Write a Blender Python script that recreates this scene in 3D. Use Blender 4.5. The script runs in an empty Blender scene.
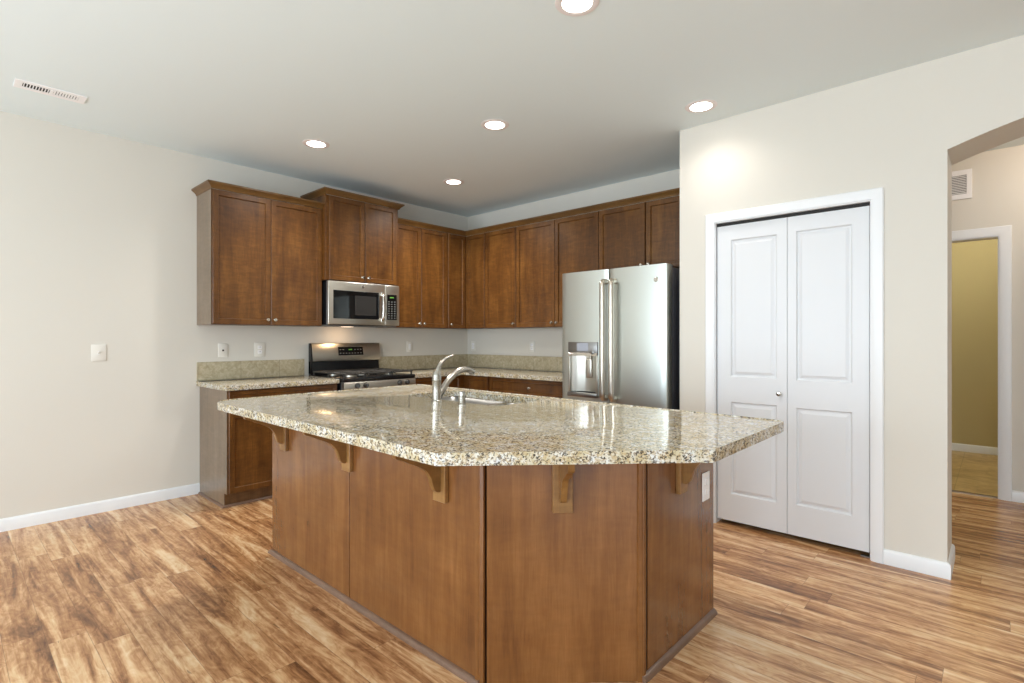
import bpy, bmesh, math, random
from mathutils import Vector, Matrix

S = bpy.context.scene
COL = S.collection
PI = math.pi

# ------------------------------------------------------------------ camera
cam_data = bpy.data.cameras.new('camera')
cam = bpy.data.objects.new('camera', cam_data)
COL.objects.link(cam)
cam.location = (4.7961, -4.4031, 1.2647)
cam.rotation_euler = (PI / 2, 0, 0.7443)
cam_data.sensor_width = 36.0
cam_data.lens = 528.65 / 1024 * 36.0
cam_data.shift_y = -(341.5 - 337.93) / 1024
cam_data.clip_start = 0.05
S.camera = cam

# ------------------------------------------------------------------ world, daylight, exposure
world = bpy.data.worlds.new('daylight_sky')
S.world = world
world.use_nodes = True
bg = world.node_tree.nodes['Background']
bg.inputs[0].default_value = (0.80, 0.90, 1.0, 1)
bg.inputs[1].default_value = 1.2

S.view_settings.view_transform = 'Standard'
S.view_settings.look = 'None'
S.view_settings.gamma = 1.0
S.view_settings.use_curve_mapping = False
S.view_settings.exposure = 0.18
S.cycles.max_bounces = 10
S.cycles.diffuse_bounces = 6
S.cycles.glossy_bounces = 5
S.cycles.sample_clamp_indirect = 6.0
S.cycles.caustics_reflective = False
S.cycles.caustics_refractive = False
S.cycles.use_denoising = True


def area_light(name, loc, target, sx, sy, power, color):
    d = bpy.data.lights.new(name, 'AREA')
    d.shape = 'RECTANGLE'
    d.size = sx
    d.size_y = sy
    d.energy = power
    d.color = color
    o = bpy.data.objects.new(name, d)
    COL.objects.link(o)
    o.location = loc
    o.rotation_euler = (Vector(target) - Vector(loc)).to_track_quat('-Z', 'Y').to_euler()
    return o


DAY = (0.76, 0.89, 1.0)
area_light('window_daylight', (2.2, -8.22, 1.25), (2.2, 0, 1.25), 2.3, 2.0, 146, DAY)
area_light('window_daylight', (5.6, -8.22, 1.25), (5.6, 0, 1.25), 2.3, 2.0, 146, DAY)
area_light('window_daylight', (8.22, -5.4, 1.2), (0, -5.4, 1.2), 3.0, 2.1, 42, DAY)
# added upward fill light near the floor behind the viewer, brightens the ceiling
area_light('ceiling_fill', (4.0, -6.3, 0.25), (4.0, -6.3, 3.0), 6.0, 2.8, 64, (0.76, 0.91, 1.0))

# ------------------------------------------------------------------ material helpers


def mat(name):
    m = bpy.data.materials.new(name)
    m.use_nodes = True
    nt = m.node_tree
    return m, nt, nt.nodes['Principled BSDF']


def srgb(r, g, b):
    def f(c):
        c /= 255.0
        return c / 12.92 if c <= 0.04045 else ((c + 0.055) / 1.055) ** 2.4
    return (f(r), f(g), f(b), 1)


def N(nt, kind, **kw):
    n = nt.nodes.new(kind)
    for k, v in kw.items():
        setattr(n, k, v)
    return n


def ramp(nt, stops, src=None, interp='LINEAR'):
    r = nt.nodes.new('ShaderNodeValToRGB')
    r.color_ramp.interpolation = interp
    els = r.color_ramp.elements
    els[0].position, els[0].color = stops[0]
    els[1].position, els[1].color = stops[-1]
    for p, c in stops[1:-1]:
        e = els.new(p)
        e.color = c
    if src is not None:
        nt.links.new(src, r.inputs[0])
    return r


def math_node(nt, op, a, b=None, c=None):
    n = nt.nodes.new('ShaderNodeMath')
    n.operation = op
    for i, v in enumerate((a, b, c)):
        if v is None:
            continue
        if isinstance(v, (int, float)):
            n.inputs[i].default_value = v
        else:
            nt.links.new(v, n.inputs[i])
    return n.outputs[0]


def mixc(nt, fac, a, b, blend='MIX'):
    n = nt.nodes.new('ShaderNodeMix')
    n.data_type = 'RGBA'
    n.blend_type = blend
    for sock, v in ((n.inputs[0], fac), (n.inputs[6], a), (n.inputs[7], b)):
        if isinstance(v, (int, float)):
            sock.default_value = v
        elif isinstance(v, tuple):
            sock.default_value = v
        else:
            nt.links.new(v, sock)
    return n.outputs[2]


def texcoord(nt, scale=(1, 1, 1), rnd=0.0, world_space=False):
    tc = nt.nodes.new('ShaderNodeTexCoord')
    src = tc.outputs['Object']
    if world_space:
        g = nt.nodes.new('ShaderNodeNewGeometry')
        src = g.outputs['Position']
    mp = nt.nodes.new('ShaderNodeMapping')
    mp.inputs['Scale'].default_value = scale
    nt.links.new(src, mp.inputs['Vector'])
    if rnd:
        oi = nt.nodes.new('ShaderNodeObjectInfo')
        v = math_node(nt, 'MULTIPLY', oi.outputs['Random'], rnd)
        cmb = nt.nodes.new('ShaderNodeCombineXYZ')
        for i in range(3):
            nt.links.new(v, cmb.inputs[i])
        nt.links.new(cmb.outputs[0], mp.inputs['Location'])
    return mp.outputs[0]


def noise(nt, vec, scale, detail=4, rough=0.55, dist=0.0):
    n = nt.nodes.new('ShaderNodeTexNoise')
    n.inputs['Scale'].default_value = scale
    n.inputs['Detail'].default_value = detail
    n.inputs['Roughness'].default_value = rough
    n.inputs['Distortion'].default_value = dist
    nt.links.new(vec, n.inputs['Vector'])
    return n.outputs['Fac']


def bump(nt, bsdf, h, strength, dist):
    b = nt.nodes.new('ShaderNodeBump')
    b.inputs['Strength'].default_value = strength
    b.inputs['Distance'].default_value = dist
    nt.links.new(h, b.inputs['Height'])
    nt.links.new(b.outputs[0], bsdf.inputs['Normal'])


def paint(name, col, rough=0.85, bumpy=0.0, spec=0.3):
    m, nt, b = mat(name)
    b.inputs['Base Color'].default_value = col
    b.inputs['Roughness'].default_value = rough
    b.inputs['Specular IOR Level'].default_value = spec
    if bumpy:
        v = texcoord(nt, world_space=True)
        bump(nt, b, noise(nt, v, 90, 3, 0.6), bumpy, 0.002)
    return m


def wood(name, dark, mid, light, rough=0.34, grain=(9, 9, 1.1), rnd=37.0, blotch=1.0, coat=0.15, curl=0.22):
    """stained maple: vertical fine grain, cross curl and soft blotches"""
    m, nt, b = mat(name)
    v = texcoord(nt, (1, 1, 1), rnd)
    vs = texcoord(nt, grain, rnd)
    big = noise(nt, vs, 1.1, 3, 0.55, 0.8)
    crl = noise(nt, texcoord(nt, (7, 7, 26), rnd), 1.5, 3, 0.6, 0.6)
    fine = noise(nt, texcoord(nt, (120, 120, 7), rnd), 1.6, 3, 0.65)
    spot = noise(nt, v, 3.2 * blotch, 3, 0.6, 0.3)
    t = math_node(nt, 'MULTIPLY', big, 0.36)
    t = math_node(nt, 'MULTIPLY_ADD', crl, curl, t)
    t = math_node(nt, 'MULTIPLY_ADD', fine, 0.20, t)
    t = math_node(nt, 'MULTIPLY_ADD', spot, 0.44 - curl, t)
    r = ramp(nt, [(0.36, dark), (0.5, mid), (0.64, light)], t)
    nt.links.new(r.outputs[0], b.inputs['Base Color'])
    b.inputs['Roughness'].default_value = rough
    b.inputs['Specular IOR Level'].default_value = 0.45
    b.inputs['Coat Weight'].default_value = coat
    b.inputs['Coat Roughness'].default_value = 0.17
    bump(nt, b, fine, 0.04, 0.001)
    return m


def metal(name, col, rough, aniso=0.0, brush=None):
    m, nt, b = mat(name)
    b.inputs['Base Color'].default_value = col
    b.inputs['Metallic'].default_value = 1.0
    b.inputs['Roughness'].default_value = rough
    if brush:
        v = texcoord(nt, brush)
        h = noise(nt, v, 1.0, 2, 0.5)
        r = nt.nodes.new('ShaderNodeMapRange')
        r.inputs[3].default_value = rough * 0.85
        r.inputs[4].default_value = rough * 1.2
        nt.links.new(h, r.inputs[0])
        nt.links.new(r.outputs[0], b.inputs['Roughness'])
        bump(nt, b, h, 0.03, 0.0005)
    return m


def emit(name, col, strength):
    m, nt, b = mat(name)
    b.inputs['Base Color'].default_value = col
    b.inputs['Emission Color'].default_value = col
    b.inputs['Emission Strength'].default_value = strength
    return m


def plank_floor():
    m, nt, b = mat('laminate_planks')
    g = nt.nodes.new('ShaderNodeNewGeometry')
    sep = nt.nodes.new('ShaderNodeSeparateXYZ')
    nt.links.new(g.outputs['Position'], sep.inputs[0])
    x, y = sep.outputs[0], sep.outputs[1]
    W, L = 0.128, 1.22
    row = math_node(nt, 'FLOOR', math_node(nt, 'DIVIDE', y, W))
    wn = N(nt, 'ShaderNodeTexWhiteNoise', noise_dimensions='1D')
    nt.links.new(row, wn.inputs['W'])
    xs = math_node(nt, 'MULTIPLY_ADD', wn.outputs['Value'], 5.0, x)
    xd = math_node(nt, 'DIVIDE', xs, L)
    colid = math_node(nt, 'FLOOR', xd)
    cmb = nt.nodes.new('ShaderNodeCombineXYZ')
    nt.links.new(row, cmb.inputs[0])
    nt.links.new(colid, cmb.inputs[1])
    wn2 = N(nt, 'ShaderNodeTexWhiteNoise', noise_dimensions='2D')
    nt.links.new(cmb.outputs[0], wn2.inputs['Vector'])
    pid = wn2.outputs['Value']
    # grain space: stretched along x, shifted per plank
    gv = nt.nodes.new('ShaderNodeCombineXYZ')
    nt.links.new(math_node(nt, 'MULTIPLY', xs, 0.9), gv.inputs[0])
    nt.links.new(math_node(nt, 'MULTIPLY', y, 9.0), gv.inputs[1])
    nt.links.new(math_node(nt, 'MULTIPLY', pid, 53.0), gv.inputs[2])
    big = noise(nt, gv.outputs[0], 0.95, 5, 0.60, 1.7)
    gv2 = nt.nodes.new('ShaderNodeCombineXYZ')
    nt.links.new(math_node(nt, 'MULTIPLY', xs, 1.7), gv2.inputs[0])
    nt.links.new(math_node(nt, 'MULTIPLY', y, 30.0), gv2.inputs[1])
    nt.links.new(math_node(nt, 'MULTIPLY', pid, 91.0), gv2.inputs[2])
    fine = noise(nt, gv2.outputs[0], 1.3, 5, 0.65, 0.9)
    gv3 = nt.nodes.new('ShaderNodeCombineXYZ')
    nt.links.new(math_node(nt, 'MULTIPLY', xs, 7.0), gv3.inputs[0])
    nt.links.new(math_node(nt, 'MULTIPLY', y, 16.0), gv3.inputs[1])
    nt.links.new(math_node(nt, 'MULTIPLY', pid, 31.0), gv3.inputs[2])
    swirl = noise(nt, gv3.outputs[0], 1.0, 5, 0.6, 2.6)
    t = math_node(nt, 'MULTIPLY', big, 0.66)
    t = math_node(nt, 'MULTIPLY_ADD', fine, 0.26, t)
    t = math_node(nt, 'MULTIPLY_ADD', swirl, 0.24, t)
    t = math_node(nt, 'MULTIPLY_ADD', pid, 0.09, t)
    t = math_node(nt, 'SUBTRACT', t, 0.125)
    r = ramp(nt, [(0.33, srgb(94, 60, 37)), (0.41, srgb(138, 93, 58)), (0.49, srgb(180, 131, 88)),
                  (0.555, srgb(210, 166, 120)), (0.65, srgb(230, 200, 160))], t)
    # short dark mineral cracks
    gv4 = nt.nodes.new('ShaderNodeCombineXYZ')
    nt.links.new(math_node(nt, 'MULTIPLY', xs, 4.0), gv4.inputs[0])
    nt.links.new(math_node(nt, 'MULTIPLY', y, 26.0), gv4.inputs[1])
    nt.links.new(math_node(nt, 'MULTIPLY', pid, 17.0), gv4.inputs[2])
    crack = noise(nt, gv4.outputs[0], 1.0, 3, 0.55, 1.2)
    cm = ramp(nt, [(0.69, (0, 0, 0, 1)), (0.74, (1, 1, 1, 1))], crack)
    c = mixc(nt, math_node(nt, 'MULTIPLY', cm.outputs[0], 0.6), r.outputs[0], srgb(76, 48, 28))
    # seams
    fy = math_node(nt, 'FRACT', math_node(nt, 'DIVIDE', y, W))
    ey = math_node(nt, 'MULTIPLY', math_node(nt, 'MINIMUM', fy, math_node(nt, 'SUBTRACT', 1.0, fy)), W)
    fx = math_node(nt, 'FRACT', xd)
    ex = math_node(nt, 'MULTIPLY', math_node(nt, 'MINIMUM', fx, math_node(nt, 'SUBTRACT', 1.0, fx)), L)
    e = math_node(nt, 'MINIMUM', ex, ey)
    sm = math_node(nt, 'LESS_THAN', e, 0.0012)
    c = mixc(nt, math_node(nt, 'MULTIPLY', sm, 0.45), c, srgb(84, 54, 34))
    nt.links.new(c, b.inputs['Base Color'])
    b.inputs['Roughness'].default_value = 0.27
    b.inputs['Specular IOR Level'].default_value = 0.5
    bump(nt, b, fine, 0.05, 0.001)
    return m


def granite():
    m, nt, b = mat('speckled_granite')
    v = texcoord(nt, world_space=True)
    base = noise(nt, v, 24, 4, 0.6, 0.4)
    r = ramp(nt, [(0.36, srgb(186, 173, 140)), (0.5, srgb(202, 195, 176)), (0.62, srgb(213, 213, 208)), (0.75, srgb(196, 199, 200))], base)
    g2 = noise(nt, v, 85, 3, 0.6, 0.5)
    tan = ramp(nt, [(0.50, (0, 0, 0, 1)), (0.56, (1, 1, 1, 1))], g2)
    c = mixc(nt, math_node(nt, 'MULTIPLY', tan.outputs[0], 0.62), r.outputs[0], srgb(174, 148, 102))
    d = noise(nt, v, 115, 2, 0.5, 0.5)
    dk = ramp(nt, [(0.56, (0, 0, 0, 1)), (0.60, (1, 1, 1, 1))], d)
    d2 = noise(nt, texcoord(nt, (1, 1, 1.3), world_space=True), 100, 2, 0.5, 0.9)
    dk2 = ramp(nt, [(0.572, (0, 0, 0, 1)), (0.60, (1, 1, 1, 1))], d2)
    c = mixc(nt, math_node(nt, 'MULTIPLY', dk.outputs[0], 0.75), c, srgb(104, 84, 58))
    c = mixc(nt, math_node(nt, 'MULTIPLY', dk2.outputs[0], 0.92), c, srgb(54, 48, 44))
    nt.links.new(c, b.inputs['Base Color'])
    b.inputs['Roughness'].default_value = 0.05
    b.inputs['Specular IOR Level'].default_value = 0.25
    return m


def stone_tile(name, axis, c1, c2, c3, w, off, grout, rough=0.4, scale=9):
    """stone-look tiles with thin joints; axis: which world axis the row runs along (or 'xy' for a floor)"""
    m, nt, b = mat(name)
    g = nt.nodes.new('ShaderNodeNewGeometry')
    sep = nt.nodes.new('ShaderNodeSeparateXYZ')
    nt.links.new(g.outputs['Position'], sep.inputs[0])
    v = texcoord(nt, (1, 1, 1), world_space=True)
    n1 = noise(nt, v, scale, 5, 0.65, 1.0)
    r = ramp(nt, [(0.34, c1), (0.5, c2), (0.66, c3)], n1)
    c = r.outputs[0]
    for a in axis:
        src = sep.outputs['xyz'.index(a)]
        f = math_node(nt, 'FRACT', math_node(nt, 'DIVIDE', math_node(nt, 'SUBTRACT', src, off), w))
        e = math_node(nt, 'MULTIPLY', math_node(nt, 'MINIMUM', f, math_node(nt, 'SUBTRACT', 1.0, f)), w)
        c = mixc(nt, math_node(nt, 'MULTIPLY', math_node(nt, 'LESS_THAN', e, 0.0022), 0.55), c, grout)
    nt.links.new(c, b.inputs['Base Color'])
    b.inputs['Roughness'].default_value = rough
    return m


M = {}
M['wall'] = paint('wall_paint', srgb(213, 208, 198), 0.8, 0.10)
M['ceiling'] = paint('ceiling_paint', srgb(226, 235, 236), 0.9, 0.10)
M['olive'] = paint('olive_paint', srgb(186, 172, 128), 0.8, 0.08)
M['trim'] = paint('white_trim_paint', srgb(228, 229, 230), 0.35, 0, 0.5)
M['door_white'] = paint('white_door_paint', srgb(216, 217, 219), 0.4, 0, 0.5)
M['plastic'] = paint('white_plastic', srgb(224, 220, 211), 0.35, 0, 0.5)
M['slot'] = paint('dark_slot', srgb(40, 38, 36), 0.6)
M['vent_metal'] = paint('white_enamel', srgb(240, 238, 238), 0.4)
M['duct'] = paint('duct_shadow', srgb(70, 68, 64), 0.9)
M['wood'] = wood('stained_maple', srgb(66, 38, 13), srgb(95, 59, 23), srgb(123, 82, 37), coat=0.06)
M['island_wood'] = wood('stained_maple_panel', srgb(94, 56, 25), srgb(116, 73, 35), srgb(136, 90, 48), rough=0.27, grain=(14, 14, 1.0), coat=0.45, curl=0.10)  # lighter than the cabinet maple, the panels' reflections are in the colour
M['crown'] = wood('stained_maple_crown', srgb(82, 56, 26), srgb(104, 73, 36), srgb(124, 90, 48), grain=(3, 3, 3))
M['corbel'] = wood('stained_maple_corbel', srgb(104, 70, 34), srgb(132, 94, 50), srgb(156, 116, 68), grain=(5, 5, 2))
M['end_panel'] = wood('maple_sheen_end', srgb(96, 78, 60), srgb(116, 97, 77), srgb(134, 115, 95), rough=0.3, coat=0.35)  # greyed so the colour carries the sheen reflected from the left wall
M['toe'] = wood('dark_toe_board', srgb(72, 48, 28), srgb(94, 66, 40), srgb(114, 82, 54))
M['gap_shade'] = paint('painted_gap_shade', srgb(52, 30, 16), 0.7)  # dark brown standing for shade in the island's corner gaps
M['shoe'] = wood('shoe_moulding', srgb(92, 68, 54), srgb(112, 84, 66), srgb(130, 100, 80), rough=0.3, grain=(2, 2, 2))
M['granite'] = granite()
M['tile_left'] = stone_tile('backsplash_tile_y', 'y', srgb(160, 147, 118), srgb(176, 164, 136), srgb(194, 183, 157), 0.331, -2.642, srgb(116, 108, 84), scale=26)
M['tile_back'] = stone_tile('backsplash_tile_x', 'x', srgb(160, 147, 118), srgb(176, 164, 136), srgb(194, 183, 157), 0.331, 0.737, srgb(116, 108, 84), scale=26)
M['vinyl'] = stone_tile('vinyl_tile', 'xy', srgb(172, 142, 90), srgb(198, 170, 116), srgb(216, 192, 142), 0.457, 4.52, srgb(140, 116, 72), 0.35, 5)
M['floor'] = plank_floor()
M['steel'] = metal('brushed_steel', srgb(200, 196, 186), 0.34, brush=(4, 4, 260))
M['steel_v'] = metal('brushed_steel_fridge', srgb(200, 203, 197), 0.36)
M['steel_dark'] = metal('brushed_steel_side', srgb(150, 148, 146), 0.3)
M['nickel'] = metal('satin_nickel', srgb(206, 200, 190), 0.2)
M['faucet'] = metal('brushed_nickel', srgb(176, 172, 164), 0.27)
M['sink'] = metal('sink_steel', srgb(150, 149, 146), 0.36)
M['handle'] = metal('handle_steel', srgb(196, 188, 174), 0.3)
M['black'] = paint('black_enamel', srgb(20, 20, 22), 0.25, 0, 0.5)
M['iron'] = paint('cast_iron', srgb(58, 55, 51), 0.5)
M['knob_dark'] = metal('dark_knob', srgb(96, 94, 92), 0.3)
M['glass_black'] = paint('black_glass', srgb(16, 17, 18), 0.05, 0, 0.6)
M['fridge_side'] = paint('charcoal_fridge_side', srgb(82, 82, 88), 0.4, 0.05)
M['grey_plastic'] = paint('grey_plastic', srgb(112, 110, 106), 0.4)
M['display'] = paint('grey_display', srgb(158, 162, 172), 0.2)
M['button'] = paint('pale_button', srgb(120, 122, 120), 0.5)
M['green'] = emit('green_digits', srgb(90, 150, 60), 0.05)
M['lens'] = emit('lamp_lens', (1.0, 0.93, 0.84, 1), 9.0)
M['task_lens'] = emit('task_lamp_lens', (1.0, 0.80, 0.58, 1), 2.2)
M['ring'] = paint('lamp_trim_ring', srgb(232, 224, 222), 0.5)

# ------------------------------------------------------------------ mesh helpers


def bx(bm, lo, hi, bev=0.0, seg=1, T=None):
    """axis-aligned box, T maps local (u, v, z) to world"""
    lo = Vector(lo)
    hi = Vector(hi)
    c = (lo + hi) / 2
    s = hi - lo
    r = bmesh.ops.create_cube(bm, size=1.0, matrix=Matrix.Translation(c) @ Matrix.Diagonal((abs(s.x), abs(s.y), abs(s.z), 1)))
    vs = r['verts']
    if bev > 0:
        es = list({e for v in vs for e in v.link_edges})
        r2 = bmesh.ops.bevel(bm, geom=es, offset=bev, segments=seg, affect='EDGES', profile=0.5)
        vs = list({v for f in r2['faces'] for v in f.verts} | {v for v in vs if v.is_valid})
    if T:
        for v in vs:
            v.co = Vector(T(*v.co))
    return vs


def prism(bm, pts, f, n0, n1, bev=0.0, seg=1):
    """closed outline pts (a, b) swept from n0 to n1; f(a, b, n) -> xyz"""
    v0 = [bm.verts.new(f(a, b, n0)) for a, b in pts]
    v1 = [bm.verts.new(f(a, b, n1)) for a, b in pts]
    n = len(pts)
    fs = [bm.faces.new(v0), bm.faces.new(v1[::-1])]
    for i in range(n):
        fs.append(bm.faces.new((v0[i], v1[i], v1[(i + 1) % n], v0[(i + 1) % n])))
    if bev:
        es = [e for e in fs[1].edges] + [e for e in fs[0].edges]
        bmesh.ops.bevel(bm, geom=es, offset=bev, segments=seg, affect='EDGES', profile=0.5)
    return fs


def lathe(bm, prof, c, axis='z', n=24):
    """prof [(radius, height)], turned about axis through c"""
    rings = []
    for r, h in prof:
        ring = []
        for i in range(n):
            a = 2 * PI * i / n
            p, q = r * math.cos(a), r * math.sin(a)
            d = {'z': (p, q, h), 'x': (h, p, q), 'y': (p, h, q)}[axis]
            ring.append(bm.verts.new((c[0] + d[0], c[1] + d[1], c[2] + d[2])))
        rings.append(ring)
    for a, b in zip(rings, rings[1:]):
        for i in range(n):
            bm.faces.new((a[i], a[(i + 1) % n], b[(i + 1) % n], b[i]))
    if prof[0][0] > 1e-6:
        bm.faces.new(rings[0][::-1])
    if prof[-1][0] > 1e-6:
        bm.faces.new(rings[-1])
    bmesh.ops.remove_doubles(bm, verts=[v for r in rings for v in r], dist=1e-6)


def tube(bm, pts, rad, n=16, flat=1.0):
    """swept tube along pts; rad a number or list; flat squashes the second axis"""
    pts = [Vector(p) for p in pts]
    if not isinstance(rad, (list, tuple)):
        rad = [rad] * len(pts)
    rings = []
    up = Vector((0, 0, 1))
    prev = None
    for i, p in enumerate(pts):
        t = (pts[min(i + 1, len(pts) - 1)] - pts[max(i - 1, 0)]).normalized()
        if prev is None:
            a = t.cross(up)
            if a.length < 1e-3:
                a = t.cross(Vector((1, 0, 0)))
        else:
            a = prev - t * prev.dot(t)
        a.normalize()
        prev = a
        b = t.cross(a)
        rings.append([bm.verts.new(p + (a * math.cos(2 * PI * k / n) + b * math.sin(2 * PI * k / n) * flat) * rad[i]) for k in range(n)])
    for r0, r1 in zip(rings, rings[1:]):
        for k in range(n):
            bm.faces.new((r0[k], r0[(k + 1) % n], r1[(k + 1) % n], r1[k]))
    bm.faces.new(rings[0][::-1])
    bm.faces.new(rings[-1])


def spline(pts, n=8):
    """Catmull-Rom through pts"""
    P = [Vector(p) for p in pts]
    P = [P[0] * 2 - P[1]] + P + [P[-1] * 2 - P[-2]]
    out = []
    for i in range(1, len(P) - 2):
        for k in range(n):
            t = k / n
            a, b, c, d = P[i - 1], P[i], P[i + 1], P[i + 2]
            out.append(0.5 * ((2 * b) + (c - a) * t + (2 * a - 5 * b + 4 * c - d) * t * t + (3 * b - a - 3 * c + d) * t ** 3))
    out.append(P[-2])
    return out


def wpos(o):
    p = Vector((0, 0, 0))
    while o is not None:
        p += Vector(o.location)
        o = o.parent
    return p


def build(name, bm, m, parent=None, origin=None, smooth=35):
    """link bm (world coordinates) as ONE mesh object under parent"""
    off = wpos(parent) if parent is not None else Vector(origin or (0, 0, 0))
    bmesh.ops.recalc_face_normals(bm, faces=bm.faces[:])
    for v in bm.verts:
        v.co -= off
    me = bpy.data.meshes.new(name)
    bm.to_mesh(me)
    bm.free()
    me.polygons.foreach_set('use_smooth', [True] * len(me.polygons))
    me.set_sharp_from_angle(angle=math.radians(smooth))
    me.materials.append(m)
    o = bpy.data.objects.new(name, me)
    COL.objects.link(o)
    if parent is not None:
        o.parent = parent
    else:
        o.location = off
    return o


def tag(o, label=None, cat=None, group=None, kind=None):
    for k, v in (('label', label), ('category', cat), ('group', group), ('kind', kind)):
        if v:
            o[k] = v
    return o


def thing(name, loc, label, cat, group=None):
    o = bpy.data.objects.new(name, None)
    o.empty_display_size = 0.1
    COL.objects.link(o)
    o.location = loc
    return tag(o, label, cat, group)


def children(o):
    return [c for c in bpy.data.objects if c.parent is o]


def copy_tree(o, parent=None):
    kids = children(o)
    c = o.copy()
    COL.objects.link(c)
    if parent is not None:
        c.parent = parent
    for k in kids:
        copy_tree(k, c)
    return c


def struct(name, bm, m, **kw):
    return tag(build(name, bm, m, **kw), kind='structure')


def nb():
    return bmesh.new()


TA = lambda u, v, z: (v, u, z)          # units on the left wall: u runs along +y, v out of the wall (+x)
TB = lambda u, v, z: (u, -v, z)         # units on the back wall: u runs along +x, v out of the wall (-y)

# ------------------------------------------------------------------ room shell
H = 2.747
XR, YF = 8.0, -8.0
YP = -0.806                              # kitchen face of the pantry wall
YJ = -0.46                               # its far face at the arched opening
YH = 1.24                                # hall wall with the doorway

bm = nb(); bx(bm, (-0.15, YF - 0.15, -0.12), (XR + 0.15, YH + 0.06, 0)); struct('floor', bm, M['floor'])
bm = nb(); bx(bm, (3.0, YH + 0.06, -0.12), (6.0, 3.5, 0)); struct('floor_tile', bm, M['vinyl'])
bm = nb(); bx(bm, (-0.15, YF - 0.15, H), (XR + 0.15, 3.5, H + 0.12)); struct('ceiling', bm, M['ceiling'])
bm = nb(); bx(bm, (-0.15, YF - 0.15, 0), (0, 0.15, H)); struct('wall_left', bm, M['wall'])
bm = nb(); bx(bm, (0, 0, 0), (3.115, 0.15, H)); struct('wall_back', bm, M['wall'])

# pantry wall: door opening, thick return, arched opening to the hall
DX0, DX1, DZ = 3.372, 4.256, 2.045       # clear opening of the pantry door
AX0, AX1, AZ = 4.597, 6.597, 2.256
bm = nb()
bx(bm, (3.115, YP, 0), (DX0 - 0.018, YP + 0.12, H))
bx(bm, (DX0 - 0.018, YP, DZ + 0.018), (DX1 + 0.018, YP + 0.12, H))
bx(bm, (DX1 + 0.018, YP, 0), (AX0, YP + 0.12, H))
bx(bm, (AX0 - 0.11, YP + 0.12, 0), (AX0, YJ, H))
bx(bm, (3.115, YJ - 0.02, 0), (AX0 - 0.11, YJ, H))
bx(bm, (3.115, YP + 0.12, 0), (3.215, YJ - 0.02, H))
half = (AX1 - AX0) / 2
R_ = 2.95
arc = []
for i in range(25):
    x = AX0 + 2 * half * i / 24
    arc.append((x, AZ + math.sqrt(R_ ** 2 - (x - AX0 - half) ** 2) - math.sqrt(R_ ** 2 - half ** 2)))
prism(bm, arc + [(AX1, H), (AX0, H)], lambda a, b, n: (a, n, b), YP, YJ)
bx(bm, (AX1, YP, 0), (XR, YJ, H))
struct('wall_right', bm, M['wall'], smooth=20)
bm = nb(); bx(bm, (3.115, YJ + 0.001, 0), (3.235, 0.0, H)); struct('wall_return', bm, M['wall'])

# hall beyond the arch
HX0, HX1, HZ = 3.98, 4.79, 2.06
bm = nb()
bx(bm, (3.0, YH, 0), (HX0 - 0.018, YH + 0.12, H))
bx(bm, (HX0 - 0.018, YH, HZ + 0.018), (HX1 + 0.018, YH + 0.12, H))
bx(bm, (HX1 + 0.018, YH, 0), (XR, YH + 0.12, H))
struct('wall_hall', bm, M['wall'])
bm = nb(); bx(bm, (2.88, -0.0 + 0.151, 0), (3.0, YH + 0.12, H)); struct('wall_hall_left', bm, M['wall'])
bm = nb(); bx(bm, (6.75, YJ, 0), (6.87, YH, H)); struct('wall_hall_right', bm, M['wall'])
bm = nb(); bx(bm, (3.0, 3.34, 0), (6.0, 3.46, H)); struct('wall_bath_far', bm, M['olive'])
bm = nb(); bx(bm, (3.0, YH + 0.121, 0), (3.1, 3.34, H)); struct('wall_bath_left', bm, M['olive'])
bm = nb(); bx(bm, (5.6, YH + 0.121, 0), (5.7, 3.34, H)); struct('wall_bath_right', bm, M['olive'])

# unseen end of the room: window wall and sliding-door wall behind the camera


def wall_openings(name, axis, at, thick, span, holes):
    """wall with rectangular openings (a0, a1, z0, z1); axis x: wall runs along x at y=at"""
    b = nb()
    f = (lambda a, n, z: (a, n, z)) if axis == 'x' else (lambda a, n, z: (n, a, z))
    cur = span[0]
    for a0, a1, z0, z1 in holes:
        bx(b, f(cur, at, 0), f(a0, at + thick, H))
        if z0 > 0:
            bx(b, f(a0, at, 0), f(a1, at + thick, z0))
        bx(b, f(a0, at, z1), f(a1, at + thick, H))
        cur = a1
    bx(b, f(cur, at, 0), f(span[1], at + thick, H))
    return struct(name, b, M['wall'])


wall_openings('wall_rear', 'x', YF - 0.15, 0.15, (0, XR), [(1.05, 3.35, 0.25, 2.25), (4.45, 6.75, 0.25, 2.25)])
wall_openings('wall_side', 'y', XR, 0.15, (YF, YP), [(-6.9, -3.9, 0.0, 2.15)])


def window_frame(name, axis, at, a0, a1, z0, z1, n):
    b = nb()
    f = (lambda a, q, z: (a, q, z)) if axis == 'x' else (lambda a, q, z: (q, a, z))
    t = 0.05
    bx(b, f(a0, at, z0), f(a0 + t, at + 0.06, z1), 0.004)
    bx(b, f(a1 - t, at, z0), f(a1, at + 0.06, z1), 0.004)
    bx(b, f(a0, at, z0), f(a1, at + 0.06, z0 + t), 0.004)
    bx(b, f(a0, at, z1 - t), f(a1, at + 0.06, z1), 0.004)
    for i in range(1, n):
        c = a0 + (a1 - a0) * i / n
        bx(b, f(c - t / 2, at, z0), f(c + t / 2, at + 0.06, z1), 0.004)
    return struct(name, b, M['trim'])


window_frame('window_1', 'x', YF - 0.1, 1.05, 3.35, 0.25, 2.25, 2)
window_frame('window_2', 'x', YF - 0.1, 4.45, 6.75, 0.25, 2.25, 2)
window_frame('window_3', 'y', XR + 0.04, -6.9, -3.9, 0.0, 2.15, 2)

# baseboards
BB = [(0, 0), (0.015, 0), (0.015, 0.068), (0.011, 0.078), (0.005, 0.083), (0, 0.083)]


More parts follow.
